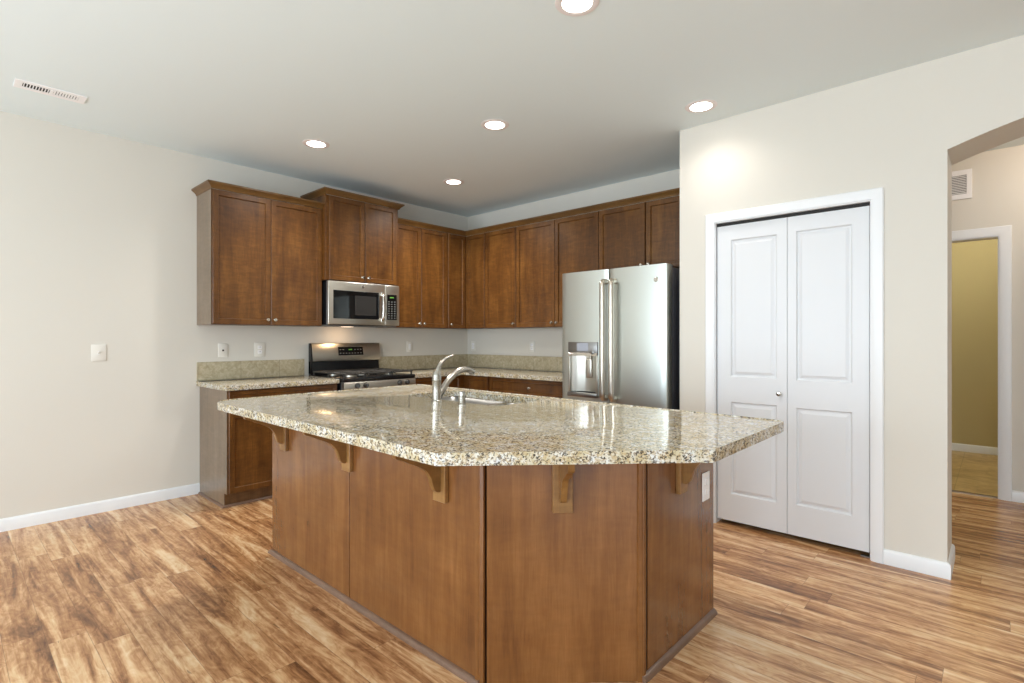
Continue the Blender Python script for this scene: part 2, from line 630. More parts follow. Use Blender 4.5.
def baseboard(name, p0, p1, out):
    """moulded board from p0 to p1 on the floor; out: unit vector into the room"""
    b = nb()
    d = Vector((p1[0] - p0[0], p1[1] - p0[1], 0))
    L = d.length
    d.normalize()
    o = Vector((out[0], out[1], 0))
    P = Vector((p0[0], p0[1], 0))
    prism(b, BB, lambda a, z, n: P + o * a + d * n + Vector((0, 0, z)), 0, L)
    return struct(name, b, M['trim'])


baseboard('baseboard_left', (0, YF), (0, -2.960), (1, 0))
BASE_RIGHT = [(DX1 + 0.065, YP, 0, -1), (AX0, YP, 1, -1), (AX0, YJ, 1, 0)]
baseboard('baseboard_pantry', (3.115, YP), (DX0 - 0.065, YP), (0, -1))
baseboard('baseboard_hall', (HX1 + 0.08, YH), (6.75, YH), (0, -1))
baseboard('baseboard_bath', (3.1, 3.34), (5.6, 3.34), (0, -1))


# door casings (profiled) and jambs
def casing(name, x0, x1, z1, yface, w, depth, out=-1):
    """casing round an opening in a wall facing -y, with its jamb lining"""
    b = nb()
    prof = [(0.006, 0), (0.006, 0.009), (0.016, 0.013), (w * 0.6, 0.017), (w - 0.006, 0.017), (w, 0.011), (w, 0)]
    # mitred sweep up the left side, over the head and down the right side
    paths = []
    for a, t in prof:
        paths.append([(x0 - a, 0), (x0 - a, z1 + a), (x1 + a, z1 + a), (x1 + a, 0)])
    rows = [[b.verts.new((p[0], yface - t, p[1])) for p in paths[i]] for i, (a, t) in enumerate(prof)]
    k = len(prof)
    for i in range(k):
        for j in range(3):
            b.faces.new((rows[i][j], rows[i][j + 1], rows[(i + 1) % k][j + 1], rows[(i + 1) % k][j]))
    b.faces.new([r[0] for r in rows]); b.faces.new([r[3] for r in rows][::-1])
    # jamb
    bx(b, (x0 - 0.018, yface, 0), (x0, yface + depth, z1))
    bx(b, (x1, yface, 0), (x1 + 0.018, yface + depth, z1))
    bx(b, (x0 - 0.018, yface, z1), (x1 + 0.018, yface + depth, z1 + 0.018))
    return struct(name, b, M['trim'], smooth=25)


casing('trim_1', DX0, DX1, DZ, YP, 0.066, 0.12)
casing('trim_2', HX0, HX1, HZ, YH, 0.08, 0.12)
bm = nb()
prism(bm, [(YH - 0.005, 0), (YH + 0.005, 0.007), (YH + 0.05, 0.007), (YH + 0.06, 0)], lambda a, z, n: (n, a, z), HX0, HX1)
struct('trim_3', bm, M['toe'])

# bifold pantry door: two moulded leaves, track, floor bracket, knob


def door_leaf(x0, x1, z0, z1, panels, yf, parent):
    """moulded two-panel leaf: face at y=yf, raised fields in recessed frames"""
    b = nb()
    xs = sorted({x0, x1, *[p[0] for p in panels], *[p[1] for p in panels]})
    zs = sorted({z0, z1, *[p[2] for p in panels], *[p[3] for p in panels]})
    g = {}
    for x in xs:
        for z in zs:
            g[x, z] = b.verts.new((x, yf, z))
    faces = {}
    for i in range(len(xs) - 1):
        for j in range(len(zs) - 1):
            faces[i, j] = b.faces.new((g[xs[i], zs[j]], g[xs[i + 1], zs[j]], g[xs[i + 1], zs[j + 1]], g[xs[i], zs[j + 1]]))
    b.normal_update()
    pf = []
    for p in panels:
        i, j = xs.index(p[0]), zs.index(p[2])
        pf.append(faces[i, j])
    for f in pf:
        bmesh.ops.inset_individual(b, faces=[f], thickness=0.010, depth=0.0)
        for v in f.verts:
            v.co.y += 0.012
        bmesh.ops.inset_individual(b, faces=[f], thickness=0.012, depth=0.0)
        bmesh.ops.inset_individual(b, faces=[f], thickness=0.026, depth=0.0)
        for v in f.verts:
            v.co.y -= 0.008
    edge = [e for e in b.edges if e.is_boundary]
    r = bmesh.ops.extrude_edge_only(b, edges=edge)
    for v in r['geom']:
        if isinstance(v, bmesh.types.BMVert):
            v.co.y = yf + 0.034
    b.edges.ensure_lookup_table()
    back = [e for e in b.edges if e.is_boundary]
    bmesh.ops.holes_fill(b, edges=back, sides=0)
    return build('door_leaf', b, M['door_white'], parent, smooth=20)


d1 = thing('door_1', (3.817, YP, 0), None, None)
tag(d1, 'white two-panel bifold pantry door between the refrigerator and the arched opening', 'door', kind='structure')
YD = YP + 0.02
lz0, lz1 = 0.034, DZ - 0.022
mid = 3.817
door_leaf(DX0 + 0.006, mid - 0.0015, lz0, lz1, [(3.468, 3.755, 0.215, 0.835), (3.468, 3.755, 1.005, 1.925)], YD, d1)
rl = door_leaf(mid + 0.0015, DX1 - 0.006, lz0, lz1, [(3.868, 4.166, 0.225, 0.830), (3.868, 4.166, 1.000, 1.930)], YD, d1)
bm = nb()
lathe(bm, [(0.011, 0), (0.011, -0.003), (0.006, -0.006), (0.006, -0.014), (0.014, -0.02), (0.0155, -0.026), (0.012, -0.032), (0, -0.034)], (3.774, YD, 0.911), 'y', 20)
build('knob', bm, M['nickel'], d1)
bm = nb(); bx(bm, (DX0, YD + 0.005, DZ - 0.018), (DX1, YD + 0.03, DZ)); build('track', bm, M['slot'], d1)
bm = nb(); bx(bm, (DX1 - 0.05, YD + 0.004, 0.001), (DX1 - 0.002, YD + 0.03, 0.007), 0.001); bx(bm, (DX1 - 0.006, YD + 0.004, 0.001), (DX1 - 0.002, YD + 0.03, 0.018), 0.001)
build('pivot_bracket', bm, M['steel_dark'], d1)

# ------------------------------------------------------------------ cabinets
DOOR_T = 0.020


def shaker(parent, T, u0, u1, z0, z1, v, name='door', fw=0.058, m='wood'):
    """recessed-panel front: back at v, face at v + DOOR_T"""
    b = nb()
    vs = bx(b, (u0, v, z0), (u1, v + DOOR_T, z1))
    b.normal_update()
    f = max(b.faces, key=lambda q: q.calc_center_median().y)
    fw = min(fw, (u1 - u0) * 0.24, (z1 - z0) * 0.30)
    bmesh.ops.inset_individual(b, faces=[f], thickness=fw, depth=0)
    bmesh.ops.inset_individual(b, faces=[f], thickness=0.0065, depth=0)
    for q in f.verts:
        q.co.y -= 0.012
    bmesh.ops.bevel(b, geom=[e for e in b.edges if all(abs(q.co.y - (v + DOOR_T)) < 1e-5 for q in e.verts) and len(e.link_faces) == 2 and abs(e.calc_face_angle()) > 1.2 and all(abs(q.co.x - u0) < 1e-5 or abs(q.co.x - u1) < 1e-5 or abs(q.co.z - z0) < 1e-5 or abs(q.co.z - z1) < 1e-5 for q in e.verts)],
                    offset=0.0025, segments=1, affect='EDGES')
    for q in b.verts:
        q.co = Vector(T(*q.co))
    return build(name, b, M[m], parent, smooth=25)


def knob(parent, T, u, z, v):
    b = nb()
    lathe(b, [(0.008, 0), (0.005, 0.004), (0.005, 0.012), (0.013, 0.018), (0.0145, 0.023), (0.011, 0.028), (0, 0.030)], (u, v + DOOR_T, z), 'y', 16)
    for q in b.verts:
        q.co = Vector(T(*q.co))
    return build('knob', b, M['nickel'], parent)


CROWN = [(0.0, 0.0), (0.005, 0.0), (0.008, 0.010), (0.016, 0.020), (0.026, 0.028), (0.034, 0.034), (0.039, 0.038), (0.039, 0.050), (0.0, 0.050)]


def crown_sweep(b, path, z, prof=CROWN):
    """path: world points along the cabinet faces, outward side given by mitre normals (x, y, nx, ny)"""
    rows = []
    for a, h in prof:
        rows.append([b.verts.new((x + nx * a, y + ny * a, z + h)) for x, y, nx, ny in path])
    k = len(prof)
    for i in range(k):
        for j in range(len(path) - 1):
            b.faces.new((rows[i][j], rows[i][j + 1], rows[(i + 1) % k][j + 1], rows[(i + 1) % k][j]))
    b.faces.new([r[0] for r in rows]); b.faces.new([r[-1] for r in rows][::-1])


bm = nb(); crown_sweep(bm, BASE_RIGHT, 0.0, BB); struct('baseboard_right', bm, M['trim'])

UZ0, UZ1 = 1.370, 2.420


def upper(label, T, u0, u1, depth, z0, z1, doors, base, group='upper cabinets', left_panel=False):
    """wall unit: carcass (face at depth - DOOR_T), doors [(u0, u1, knob side or None)]"""
    t = thing('upper_cabinet', base, label, 'cabinet', group)
    b = nb()
    f = depth - DOOR_T - 0.001
    bx(b, (u0, 0.002, z0), (u1, f, z1), 0.001, T=T)
    build('carcass', b, M['wood'], t)
    for a, c, side in doors:
        d = shaker(t, T, a, c, z0 + 0.004, z1 - 0.006, f + 0.001)
        if side == 'r':
            knob(d, T, c - 0.028, z0 + 0.045, f + 0.001)
        elif side == 'l':
            knob(d, T, a + 0.028, z0 + 0.045, f + 0.001)
    return t


# left wall
cab = upper('wide stained maple upper cabinet with two doors, alone left of the microwave', TA, -2.975, -2.077, 0.35, UZ0, UZ1,
            [(-2.971, -2.5305, 'r'), (-2.5265, -2.081, 'l')], (0, -2.53, UZ0))
bm = nb(); bx(bm, (0.002, -2.979, UZ0), (0.329, -2.9755, UZ1)); build('end_panel', bm, M['end_panel'], cab)
bm = nb(); crown_sweep(bm, [(0.002, -2.979, 0, -1), (0.35, -2.979, 1, -1), (0.35, -2.077, 1, 0)], UZ1 - 0.004); build('crown', bm, M['crown'], cab)

cab = upper('short raised maple upper cabinet standing proud above the microwave', TA, -2.075, -1.305, 0.42, 1.782, 2.542,
            [(-2.045, -1.690, 'r'), (-1.682, -1.335, 'l')], (0, -1.69, 1.782))
bm = nb(); crown_sweep(bm, [(0.002, -2.075, 0, -1), (0.42, -2.075, 1, -1), (0.42, -1.305, 1, 1), (0.002, -1.305, 0, 1)], 2.538); build('crown', bm, M['crown'], cab)

upper('narrow two-door maple upper cabinet just right of the microwave', TA, -1.303, -0.622, 0.35, UZ0, UZ1,
      [(-1.299, -0.976, 'r'), (-0.972, -0.632, 'l')], (0, -0.96, UZ0))
# inner corner unit: L-shaped, one leaf on each wall
t = thing('upper_cabinet', (0, 0, UZ0), 'corner maple upper cabinet with two leaves meeting in the inner corner', 'cabinet', 'upper cabinets')
bm = nb()
prism(bm, [(0.002, -0.002), (0.002, -0.62), (0.329, -0.62), (0.329, -0.329), (0.655, -0.329), (0.655, -0.002)], lambda a, c, n: (a, c, n), UZ0, UZ1)
build('carcass', bm, M['wood'], t)
d = shaker(t, TA, -0.604, -0.352, UZ0 + 0.004, UZ1 - 0.006, 0.33)
knob(d, TA, -0.604 + 0.028, UZ0 + 0.045, 0.33)
shaker(t, TB, 0.352, 0.650, UZ0 + 0.004, UZ1 - 0.006, 0.33)
# back wall
upper('single-door maple upper cabinet on the back wall beside the inner corner', TB, 0.657, 1.117, 0.35, UZ0, UZ1, [(0.661, 1.113, 'r')], (0.887, 0, UZ0))
upper('wide two-door maple upper cabinet reaching down beside the refrigerator', TB, 1.119, 2.126, 0.35, UZ0, UZ1,
      [(1.121, 1.620, 'r'), (1.624, 2.124, 'l')], (1.62, 0, UZ0))
upper('short two-door maple cabinet over the refrigerator', TB, 2.128, 3.113, 0.35, 1.84, UZ1, [(2.130, 2.590, 'r'), (2.602, 3.070, 'l')], (2.6, 0, 1.86))
bm = nb(); crown_sweep(bm, [(0.351, -1.304, 1, 0), (0.351, -0.351, 1, -1), (3.113, -0.351, 0, -1)], UZ1 - 0.004)
o = build('crown_moulding', bm, M['crown'], origin=(0.351, -0.351, UZ1))
tag(o, 'long brown crown moulding running round the inner corner above the upper cabinets', 'moulding', kind='thing')


def base_unit(label, T, u0, u1, base, fronts, end=None, group='base cabinets'):
    """floor unit 0.61 deep + fronts [(kind, u0, u1, z0, z1, knob (u, z) or None)]"""
    t = thing('base_cabinet', base, label, 'cabinet', group)
    b = nb()
    prism(b, [(0.003, 0.0), (0.54, 0.0), (0.54, 0.105), (0.599, 0.105), (0.599, 0.874), (0.003, 0.874)], lambda v, z, n: T(n, v, z), u0, u1)
    build('carcass', b, M['wood'], t)
    for kind, a, c, z0, z1, kn in fronts:
        f = shaker(t, T, a, c, z0, z1, 0.60, kind, fw=0.055 if kind == 'door' else 0.04)
        if kn:
            knob(f, T, kn[0], kn[1], 0.60)
    b = nb(); bx(b, (u0, 0.5405, 0.001), (u1, 0.5455, 0.1045), T=T); build('toe_board', b, M['toe'], t)
    return t


cab = base_unit('two-door maple base cabinet left of the range', TA, -2.953, -2.077, (0, -2.52, 0),
                [('drawer', -2.948, -2.081, 0.715, 0.868, (-2.515, 0.79)),
                 ('door', -2.948, -2.524, 0.11, 0.708, (-2.552, 0.66)), ('door', -2.520, -2.081, 0.11, 0.708, (-2.49, 0.66))])
bm = nb(); prism(bm, [(0.003, 0.0), (0.547, 0.0), (0.547, 0.105), (0.60, 0.105), (0.60, 0.874), (0.003, 0.874)], lambda v, z, n: (v, n, z), -2.958, -2.9535)
build('end_panel', bm, M['end_panel'], cab)
SH = [(0, 0), (0.016, 0), (0.0145, 0.007), (0.009, 0.0135), (0, 0.016)]
bm = nb(); crown_sweep(bm, [(0.017, -2.958, 0, -1), (0.547, -2.958, 1, -1), (0.547, -2.08, 1, 0)], 0.0, SH); build('shoe_moulding', bm, M['shoe'], cab)

base_unit('maple base cabinet between the range and the inner corner', TA, -1.291, -0.66, (0, -0.98, 0),
          [('drawer', -1.287, -0.668, 0.715, 0.868, (-0.98, 0.79)), ('door', -1.287, -0.985, 0.11, 0.708, (-1.015, 0.66)), ('door', -0.981, -0.668, 0.11, 0.708, (-0.95, 0.66))])
t = thing('base_cabinet', (0, 0, 0), 'corner maple base cabinet under the counter in the inner corner', 'cabinet', 'base cabinets')
bm = nb()
prism(bm, [(0.003, -0.003), (0.003, -0.658), (0.599, -0.658), (0.599, -0.599), (0.998, -0.599), (0.998, -0.003)], lambda a, c, n: (a, c, n), 0.0, 0.874)
build('carcass', bm, M['wood'], t)
shaker(t, TB, 0.64, 0.972, 0.11, 0.868, 0.60)
base_unit('wide three-drawer maple base cabinet beside the refrigerator', TB, 1.0, 2.115, (1.52, 0, 0),
          [('drawer', 1.010, 2.076, 0.715, 0.868, (1.543, 0.79)), ('drawer', 1.010, 2.076, 0.415, 0.708, (1.543, 0.56)), ('drawer', 1.010, 2.076, 0.11, 0.408, (1.543, 0.26))])

# ------------------------------------------------------------------ countertops and backsplash
CT0, CT1 = 0.876, 0.914


def slab(name, pts, label, hole=None, base=None, z0=CT0):
    b = nb()
    fs = prism(b, pts, lambda a, c, n: (a, c, n), z0, CT1)
    es = list(set(fs[0].edges) | set(fs[1].edges))
    bmesh.ops.bevel(b, geom=es, offset=0.004, segments=2, affect='EDGES', profile=0.6)
    return b


bm = slab('countertop', [(0.003, -2.985), (0.640, -2.985), (0.648, -2.977), (0.648, -2.078), (0.003, -2.078)], '')
o = build('countertop', bm, M['granite'], origin=(0, -2.53, CT0), smooth=30)
tag(o, 'short speckled granite countertop left of the range', 'countertop')
bm = slab('countertop', [(0.003, -1.291), (0.648, -1.291), (0.648, -0.648), (2.118, -0.648), (2.118, -0.003), (0.003, -0.003)], '')
o = build('countertop', bm, M['granite'], origin=(0, 0, CT0), smooth=30)
tag(o, 'long L-shaped granite countertop in the corner, from range to refrigerator', 'countertop')


def splash(name, label, boxes):
    t = thing(name, (boxes[0][1][0], boxes[0][1][1], CT1), label, 'backsplash')
    for mname, lo, hi in boxes:
        b = nb(); bx(b, lo, hi, 0.0015); build('tile_strip', b, M[mname], t)


splash('backsplash', 'low beige stone tile backsplash left of the range', [('tile_left', (0.001, -2.98, CT1 + 0.001), (0.012, -2.078, 1.067))])
splash('backsplash', 'low beige stone tile backsplash running through the inner corner', [
    ('tile_left', (0.001, -1.291, CT1 + 0.001), (0.012, -0.001, 1.067)),
    ('tile_back', (0.0125, -0.012, CT1 + 0.001), (2.118, -0.001, 1.067))])

# ------------------------------------------------------------------ island
isl = thing('kitchen_island', (2.74, -2.52, 0), 'big stained maple kitchen island with a clipped corner, standing under the wide granite top', 'kitchen island')
IX0, IX1, IYF, IYB = 1.65, 3.83, -3.07, -1.985
CX, CY = 3.41, -2.65                      # where the clipped corner starts on the front / right face
ZT = 0.876


def panel(name, p0, p1, th, z0, z1, m='island_wood', gap=0.0):
    """upright board from p0 to p1 (outer face line), thickness inward (to the left of p0->p1)"""
    b = nb()
    P0 = Vector((p0[0], p0[1], 0)); P1 = Vector((p1[0], p1[1], 0))
    d = (P1 - P0).normalized(); n = Vector((-d.y, d.x, 0))
    P0 = P0 + d * gap; P1 = P1 - d * gap
    L = (P1 - P0).length
    vs = bx(b, (0, 0, z0), (L, th, z1), 0.0015)
    for q in vs:
        q.co = P0 + d * q.co.x + n * q.co.y + Vector((0, 0, q.co.z))
    return build(name, b, M[m], isl)


panel('front_panel', (IX0, IYF), (2.506, IYF), 0.018, 0.001, ZT - 0.001)
panel('front_panel', (2.5125, IYF), (CX - 0.022, IYF), 0.018, 0.001, ZT - 0.001)
panel('corner_panel', (CX + 0.0175, IYF + 0.0175), (IX1 - 0.012, CY - 0.012), 0.018, 0.001, ZT - 0.001)
panel('end_panel', (IX1, CY + 0.048), (IX1, IYB), 0.018, 0.001, ZT - 0.001)
panel('rear_panel', (IX1 - 0.0185, IYB), (IX0 + 0.0185, IYB), 0.018, 0.001, ZT - 0.001)
panel('end_panel', (IX0, IYB), (IX0, IYF + 0.0185), 0.018, 0.001, ZT - 0.001)


b_ = nb(); bx(b_, (IX1 - 0.014, CY + 0.0215, 0.001), (IX1 - 0.005, CY + 0.0475, ZT - 0.001)); build('gap_shade_strip', b_, M['gap_shade'], isl)  # dark strips painted as the shade inside the two corner gaps
b_ = nb(); bx(b_, (CX - 0.010, IYF + 0.0245, 0.001), (CX + 0.016, IYF + 0.034, ZT - 0.001)); build('gap_shade_strip', b_, M['gap_shade'], isl)


def post(x, y, dirs):
    b = nb()
    pts = dirs
    prism(b, pts, lambda a, c, n: (a, c, n), 0.001, ZT - 0.001, 0)
    return build('corner_post', b, M['island_wood'], isl, smooth=20)


# moulded strips that cover the two clipped-corner joints
post(0, 0, [(CX - 0.021, IYF + 0.018), (CX - 0.021, IYF - 0.006), (CX - 0.006, IYF - 0.006), (CX - 0.003, IYF - 0.003), (CX + 0.002, IYF - 0.003), (CX + 0.012, IYF + 0.005), (CX + 0.010, IYF + 0.016), (CX - 0.002, IYF + 0.024)])
post(0, 0, [(IX1 - 0.018, CY + 0.021), (IX1 + 0.006, CY + 0.021), (IX1 + 0.006, CY + 0.006), (IX1 + 0.003, CY + 0.003), (IX1 + 0.003, CY - 0.002), (IX1 - 0.005, CY - 0.012), (IX1 - 0.016, CY - 0.010), (IX1 - 0.024, CY + 0.002)])

SH2 = [(0, 0), (0.019, 0), (0.018, 0.008), (0.012, 0.017), (0.004, 0.022), (0, 0.023)]
bm = nb(); crown_sweep(bm, [(IX0, IYB, -1, 0), (IX0, IYF, -1, -1), (CX - 0.001, IYF, 0, -1)], 0.0, SH2)
build('shoe_moulding', bm, M['shoe'], isl)
bm = nb(); crown_sweep(bm, [(IX1, CY - 0.001, 1, 0), (IX1, IYB, 1, 0)], 0.0, SH2)
build('shoe_moulding', bm, M['shoe'], isl)


def corbel(px, py, nx, ny):
    """bracket: flat back plate on the panel and an ogee arm under the slab; n points outwards"""
    n = Vector((nx, ny, 0)); s = Vector((-ny, nx, 0)); P = Vector((px, py, 0))
    W = lambda a, u, z: P + n * a + s * u + Vector((0, 0, z))
    b = nb()
    pts = [(0.0205, ZT - 0.002), (0.226, ZT - 0.002), (0.226, 0.836), (0.221, 0.829)]
    # hollow under the thick tip, then a small round belly at the plate
    for q in spline([(a, z, 0) for a, z in ((0.214, 0.826), (0.190, 0.817), (0.160, 0.802), (0.120, 0.784), (0.088, 0.764), (0.066, 0.735), (0.055, 0.702), (0.046, 0.682), (0.034, 0.672), (0.0205, 0.671))], 4):
        pts.append((q.x, q.y))
    prism(b, pts, lambda a, z, u: W(a, u, z), -0.011, 0.011)
    o = build('corbel', b, M['corbel'], isl, smooth=40)
    b = nb()
    vs = bx(b, (0.0005, -0.037, 0.630), (0.020, 0.037, ZT - 0.002), 0.002)
    for q in vs:
        q.co = W(q.co.x, q.co.y, q.co.z)
    build('back_plate', b, M['corbel'], o)


for cx_ in (1.828, 2.508, 3.200):
    corbel(cx_, IYF, 0, -1)
corbel(3.622, -2.858, 0.7071, -0.7071)
corbel(IX1, -2.335, 1, 0)

bm = nb(); bx(bm, (IX1 + 0.0005, -2.117, 0.54), (IX1 + 0.006, -2.043, 0.665), 0.002)
o = build('outlet_plate', bm, M['vent_metal'], isl); tag(o, 'white outlet plate on the end panel')
bm = nb()
for z in (0.580, 0.625):
    bx(bm, (IX1 + 0.006, -2.095, z - 0.014), (IX1 + 0.0075, -2.065, z + 0.014), 0.003)
build('receptacle_face', bm, M['vent_metal'], o)

# island top with the sink cut-out
SX0, SX1, SY0, SY1 = 2.105, 2.895, -2.462, -2.050


def rrect(x0, x1, y0, y1, r, n=5):
    out = []
    for cx, cy, a0 in ((x1 - r, y1 - r, 0), (x0 + r, y1 - r, 90), (x0 + r, y0 + r, 180), (x1 - r, y0 + r, 270)):
        for i in range(n + 1):
            a = math.radians(a0 + 90 * i / n)
            out.append((cx + r * math.cos(a), cy + r * math.sin(a)))
    return out


def rounded(poly, rad, n=5):
    out = []
    k = len(poly)
    for i in range(k):
        p, a, c = Vector(poly[i]), Vector(poly[i - 1]), Vector(poly[(i + 1) % k])
        d0, d1 = (a - p).normalized(), (c - p).normalized()
        ang = d0.angle(d1)
        t = rad[i] / math.tan(ang / 2)
        s0, s1 = p + d0 * t, p + d1 * t
        for j in range(n + 1):
            f = j / n
            out.append(tuple((1 - f) ** 2 * s0 + 2 * f * (1 - f) * p + f * f * s1))
    return out


def slab_with_hole(outer, inner, z0, z1, bev=0.004):
    b = nb()
    loops = []
    for z in (z0, z1):
        vo = [b.verts.new((x, y, z)) for x, y in outer]
        vi = [b.verts.new((x, y, z)) for x, y in inner]
        eo = [b.edges.new((vo[i], vo[(i + 1) % len(vo)])) for i in range(len(vo))]
        ei = [b.edges.new((vi[i], vi[(i + 1) % len(vi)])) for i in range(len(vi))]
        bmesh.ops.triangle_fill(b, edges=eo + ei, use_beauty=True, use_dissolve=False)
        loops.append((vo, vi))
    (o0, i0), (o1, i1) = loops
    for a, c in ((o0, o1), (i0, i1)):
        for i in range(len(a)):
            j = (i + 1) % len(a)
            b.faces.new((a[i], a[j], c[j], c[i]))
    b.normal_update()
    rims = set()
    for a in (o0, i0, o1, i1):
        for i in range(len(a)):
            e = b.edges.get((a[i], a[(i + 1) % len(a)]))
            rims.add(e)
    bmesh.ops.bevel(b, geom=list(rims), offset=bev, segments=2, affect='EDGES', profile=0.6)
    return b


ITOP = [(1.582, -3.387), (3.545, -3.387), (4.146, -2.772), (4.142, -1.995), (1.582, -1.950)]
IRAD = [0.17, 0.02, 0.012, 0.05, 0.03]
bm = slab_with_hole(rounded(ITOP, IRAD), rrect(SX0, SX1, SY0, SY1, 0.06), 0.8765, CT1)
o = build('island_countertop', bm, M['granite'], origin=(2.85, -2.65, CT0), smooth=30)
tag(o, 'wide speckled granite top with an overhang and a clipped corner, on the island', 'countertop')

# double-bowl undermount sink
t = thing('kitchen_sink', (2.5, -2.27, 0.67), 'stainless double-bowl sink set under the granite island top', 'sink')


def bowl(x0, x1, y0, y1, z0):
    b = nb()
    prof = [(-0.0, 0.876), (0.0, 0.873), (0.004, 0.80), (0.010, z0 + 0.05), (0.022, z0 + 0.018), (0.05, z0)]
    rings = []
    for ins, z in prof[1:]:
        rings.append([b.verts.new((x, y, z)) for x, y in rrect(x0 + ins, x1 - ins, y0 + ins, y1 - ins, 0.05)])
    for r0, r1 in zip(rings, rings[1:]):
        for i in range(len(r0)):
            j = (i + 1) % len(r0)
            b.faces.new((r0[i], r0[j], r1[j], r1[i]))
    b.faces.new(rings[-1])
    o_ = build('bowl', b, M['sink'], t, smooth=50)
    sol = o_.modifiers.new('thickness', 'SOLIDIFY'); sol.thickness = 0.0015; sol.offset = 0
    b = nb(); lathe(b, [(0.045, 0.0005), (0.045, 0.003), (0.036, 0.004), (0.03, 0.002), (0, 0.0015)], ((x0 + x1) / 2, (y0 + y1) / 2, z0), 'z', 24)
    build('drain', b, M['nickel'], o_)


bowl(SX0 + 0.006, 2.600, SY0 + 0.004, SY1 - 0.004, 0.68)
bowl(2.622, SX1 - 0.006, SY0 + 0.004, SY1 - 0.004, 0.71)
bm = nb(); bx(bm, (2.5965, SY0 + 0.01, 0.850), (2.6255, SY1 - 0.008, 0.8755), 0.004, 2); build('divider', bm, M['nickel'], t)

# faucet
t = thing('kitchen_faucet', (2.497, -2.525, CT1), 'brushed nickel single-lever faucet standing at the sink', 'faucet')
fx, fy = 2.497, -2.525
bm = nb()
lathe(bm, [(0.029, 0.0), (0.029, 0.004), (0.0265, 0.007), (0.0255, 0.06), (0.0255, 0.115), (0.0262, 0.117), (0.0262, 0.119), (0.0255, 0.121), (0.0245, 0.14), (0.021, 0.156), (0.014, 0.168), (0, 0.172)], (fx, fy, CT1), 'z', 32)
build('body', bm, M['faucet'], t)
pts = spline([(fx, fy + 0.004, 1.060), (fx, fy + 0.010, 1.092), (fx, fy + 0.030, 1.122), (fx, fy + 0.062, 1.146), (fx, fy + 0.095, 1.158), (fx, fy + 0.122, 1.166)], 6)
rad = [0.020 - 0.0145 * (i / (len(pts) - 1)) ** 0.7 for i in range(len(pts))]
bm = nb(); tube(bm, pts, rad, 16, 0.9); build('lever', bm, M['faucet'], t)
pts = spline([(fx, fy + 0.010, 0.945), (fx, fy + 0.040, 0.974), (fx, fy + 0.085, 1.024), (fx, fy + 0.140, 1.064), (fx, fy + 0.195, 1.080), (fx, fy + 0.240, 1.078), (fx, fy + 0.272, 1.062)], 6)
n_ = len(pts) - 1
rad = [0.0225 - 0.006 * math.sin(PI * 0.5 * min(1, i / n_ * 1.5)) + (0.004 * max(0, (i / n_ - 0.75) / 0.25)) for i in range(len(pts))]
bm = nb(); tube(bm, pts, rad, 18); sp = build('spout', bm, M['faucet'], t)
bm = nb()
e = Vector(pts[-1]); dr = (Vector(pts[-1]) - Vector(pts[-3])).normalized()
tube(bm, [e - dr * 0.002, e + dr * 0.006, e + dr * 0.010], [0.0185, 0.0165, 0.013], 18); build('spray_head', bm, M['steel_dark'], sp)

t = thing('sink_air_gap', (2.70, -2.519, CT1), 'short nickel cylinder cap beside the faucet at the sink', 'air gap')
bm = nb(); lathe(bm, [(0.022, 0), (0.022, 0.004), (0.0185, 0.006), (0.0185, 0.040)], (2.70, -2.519, CT1), 'z', 24); build('collar', bm, M['faucet'], t)
bm = nb(); lathe(bm, [(0.0175, 0.0405), (0.0180, 0.062), (0.0165, 0.066), (0, 0.067)], (2.70, -2.519, CT1), 'z', 24); build('cap', bm, M['faucet'], t)

# ------------------------------------------------------------------ range
RY0, RY1 = -2.058, -1.306
t = thing('gas_range', (0.34, -1.69, 0), 'stainless gas range with black grates set between the base cabinets', 'range')
bm = nb(); bx(bm, (0.02, RY0, 0.02), (0.64, RY1, 0.885), 0.003); build('body', bm, M['black'], t)
bm = nb(); bx(bm, (0.075, RY0, 0.886), (0.685, RY1, 0.918), 0.005, 2)
build('cooktop', bm, M['black'], t)
bm = nb()
prism(bm, [(0.641, 0.775), (0.672, 0.775), (0.692, 0.795), (0.688, 0.872), (0.676, 0.8855), (0.641, 0.8855)], lambda a, z, n: (a, n, z), RY0, RY1)
cp = build('control_panel', bm, M['steel'], t, smooth=50)
for y in (-1.931, -1.846, -1.490, -1.405):
    bm = nb()
    lathe(bm, [(0.026, 0.0), (0.026, 0.006), (0.020, 0.008), (0.018, 0.020), (0.016, 0.023), (0, 0.024)], (0.690, y, 0.848), 'x', 20)
    bx(bm, (0.708, y - 0.005, 0.828), (0.720, y + 0.005, 0.868), 0.002)
    build('burner_knob', bm, M['knob_dark'], cp)
bm = nb(); bx(bm, (0.641, RY0, 0.20), (0.675, RY1, 0.770), 0.006, 2); od = build('oven_door', bm, M['steel'], t)
bm = nb(); bx(bm, (0.6755, RY0 + 0.10, 0.34), (0.678, RY1 - 0.10, 0.62), 0.001); build('oven_window', bm, M['glass_black'], od)
bm = nb(); tube(bm, [(0.72, RY0 + 0.05, 0.715), (0.72, RY1 - 0.05, 0.715)], 0.012)
for y in (RY0 + 0.07, RY1 - 0.07):
    tube(bm, [(0.674, y, 0.715), (0.722, y, 0.715)], 0.009, 10)
build('door_handle', bm, M['steel'], od)
bm = nb(); bx(bm, (0.641, RY0, 0.03), (0.672, RY1, 0.195), 0.005, 2); build('storage_drawer', bm, M['steel'], t)
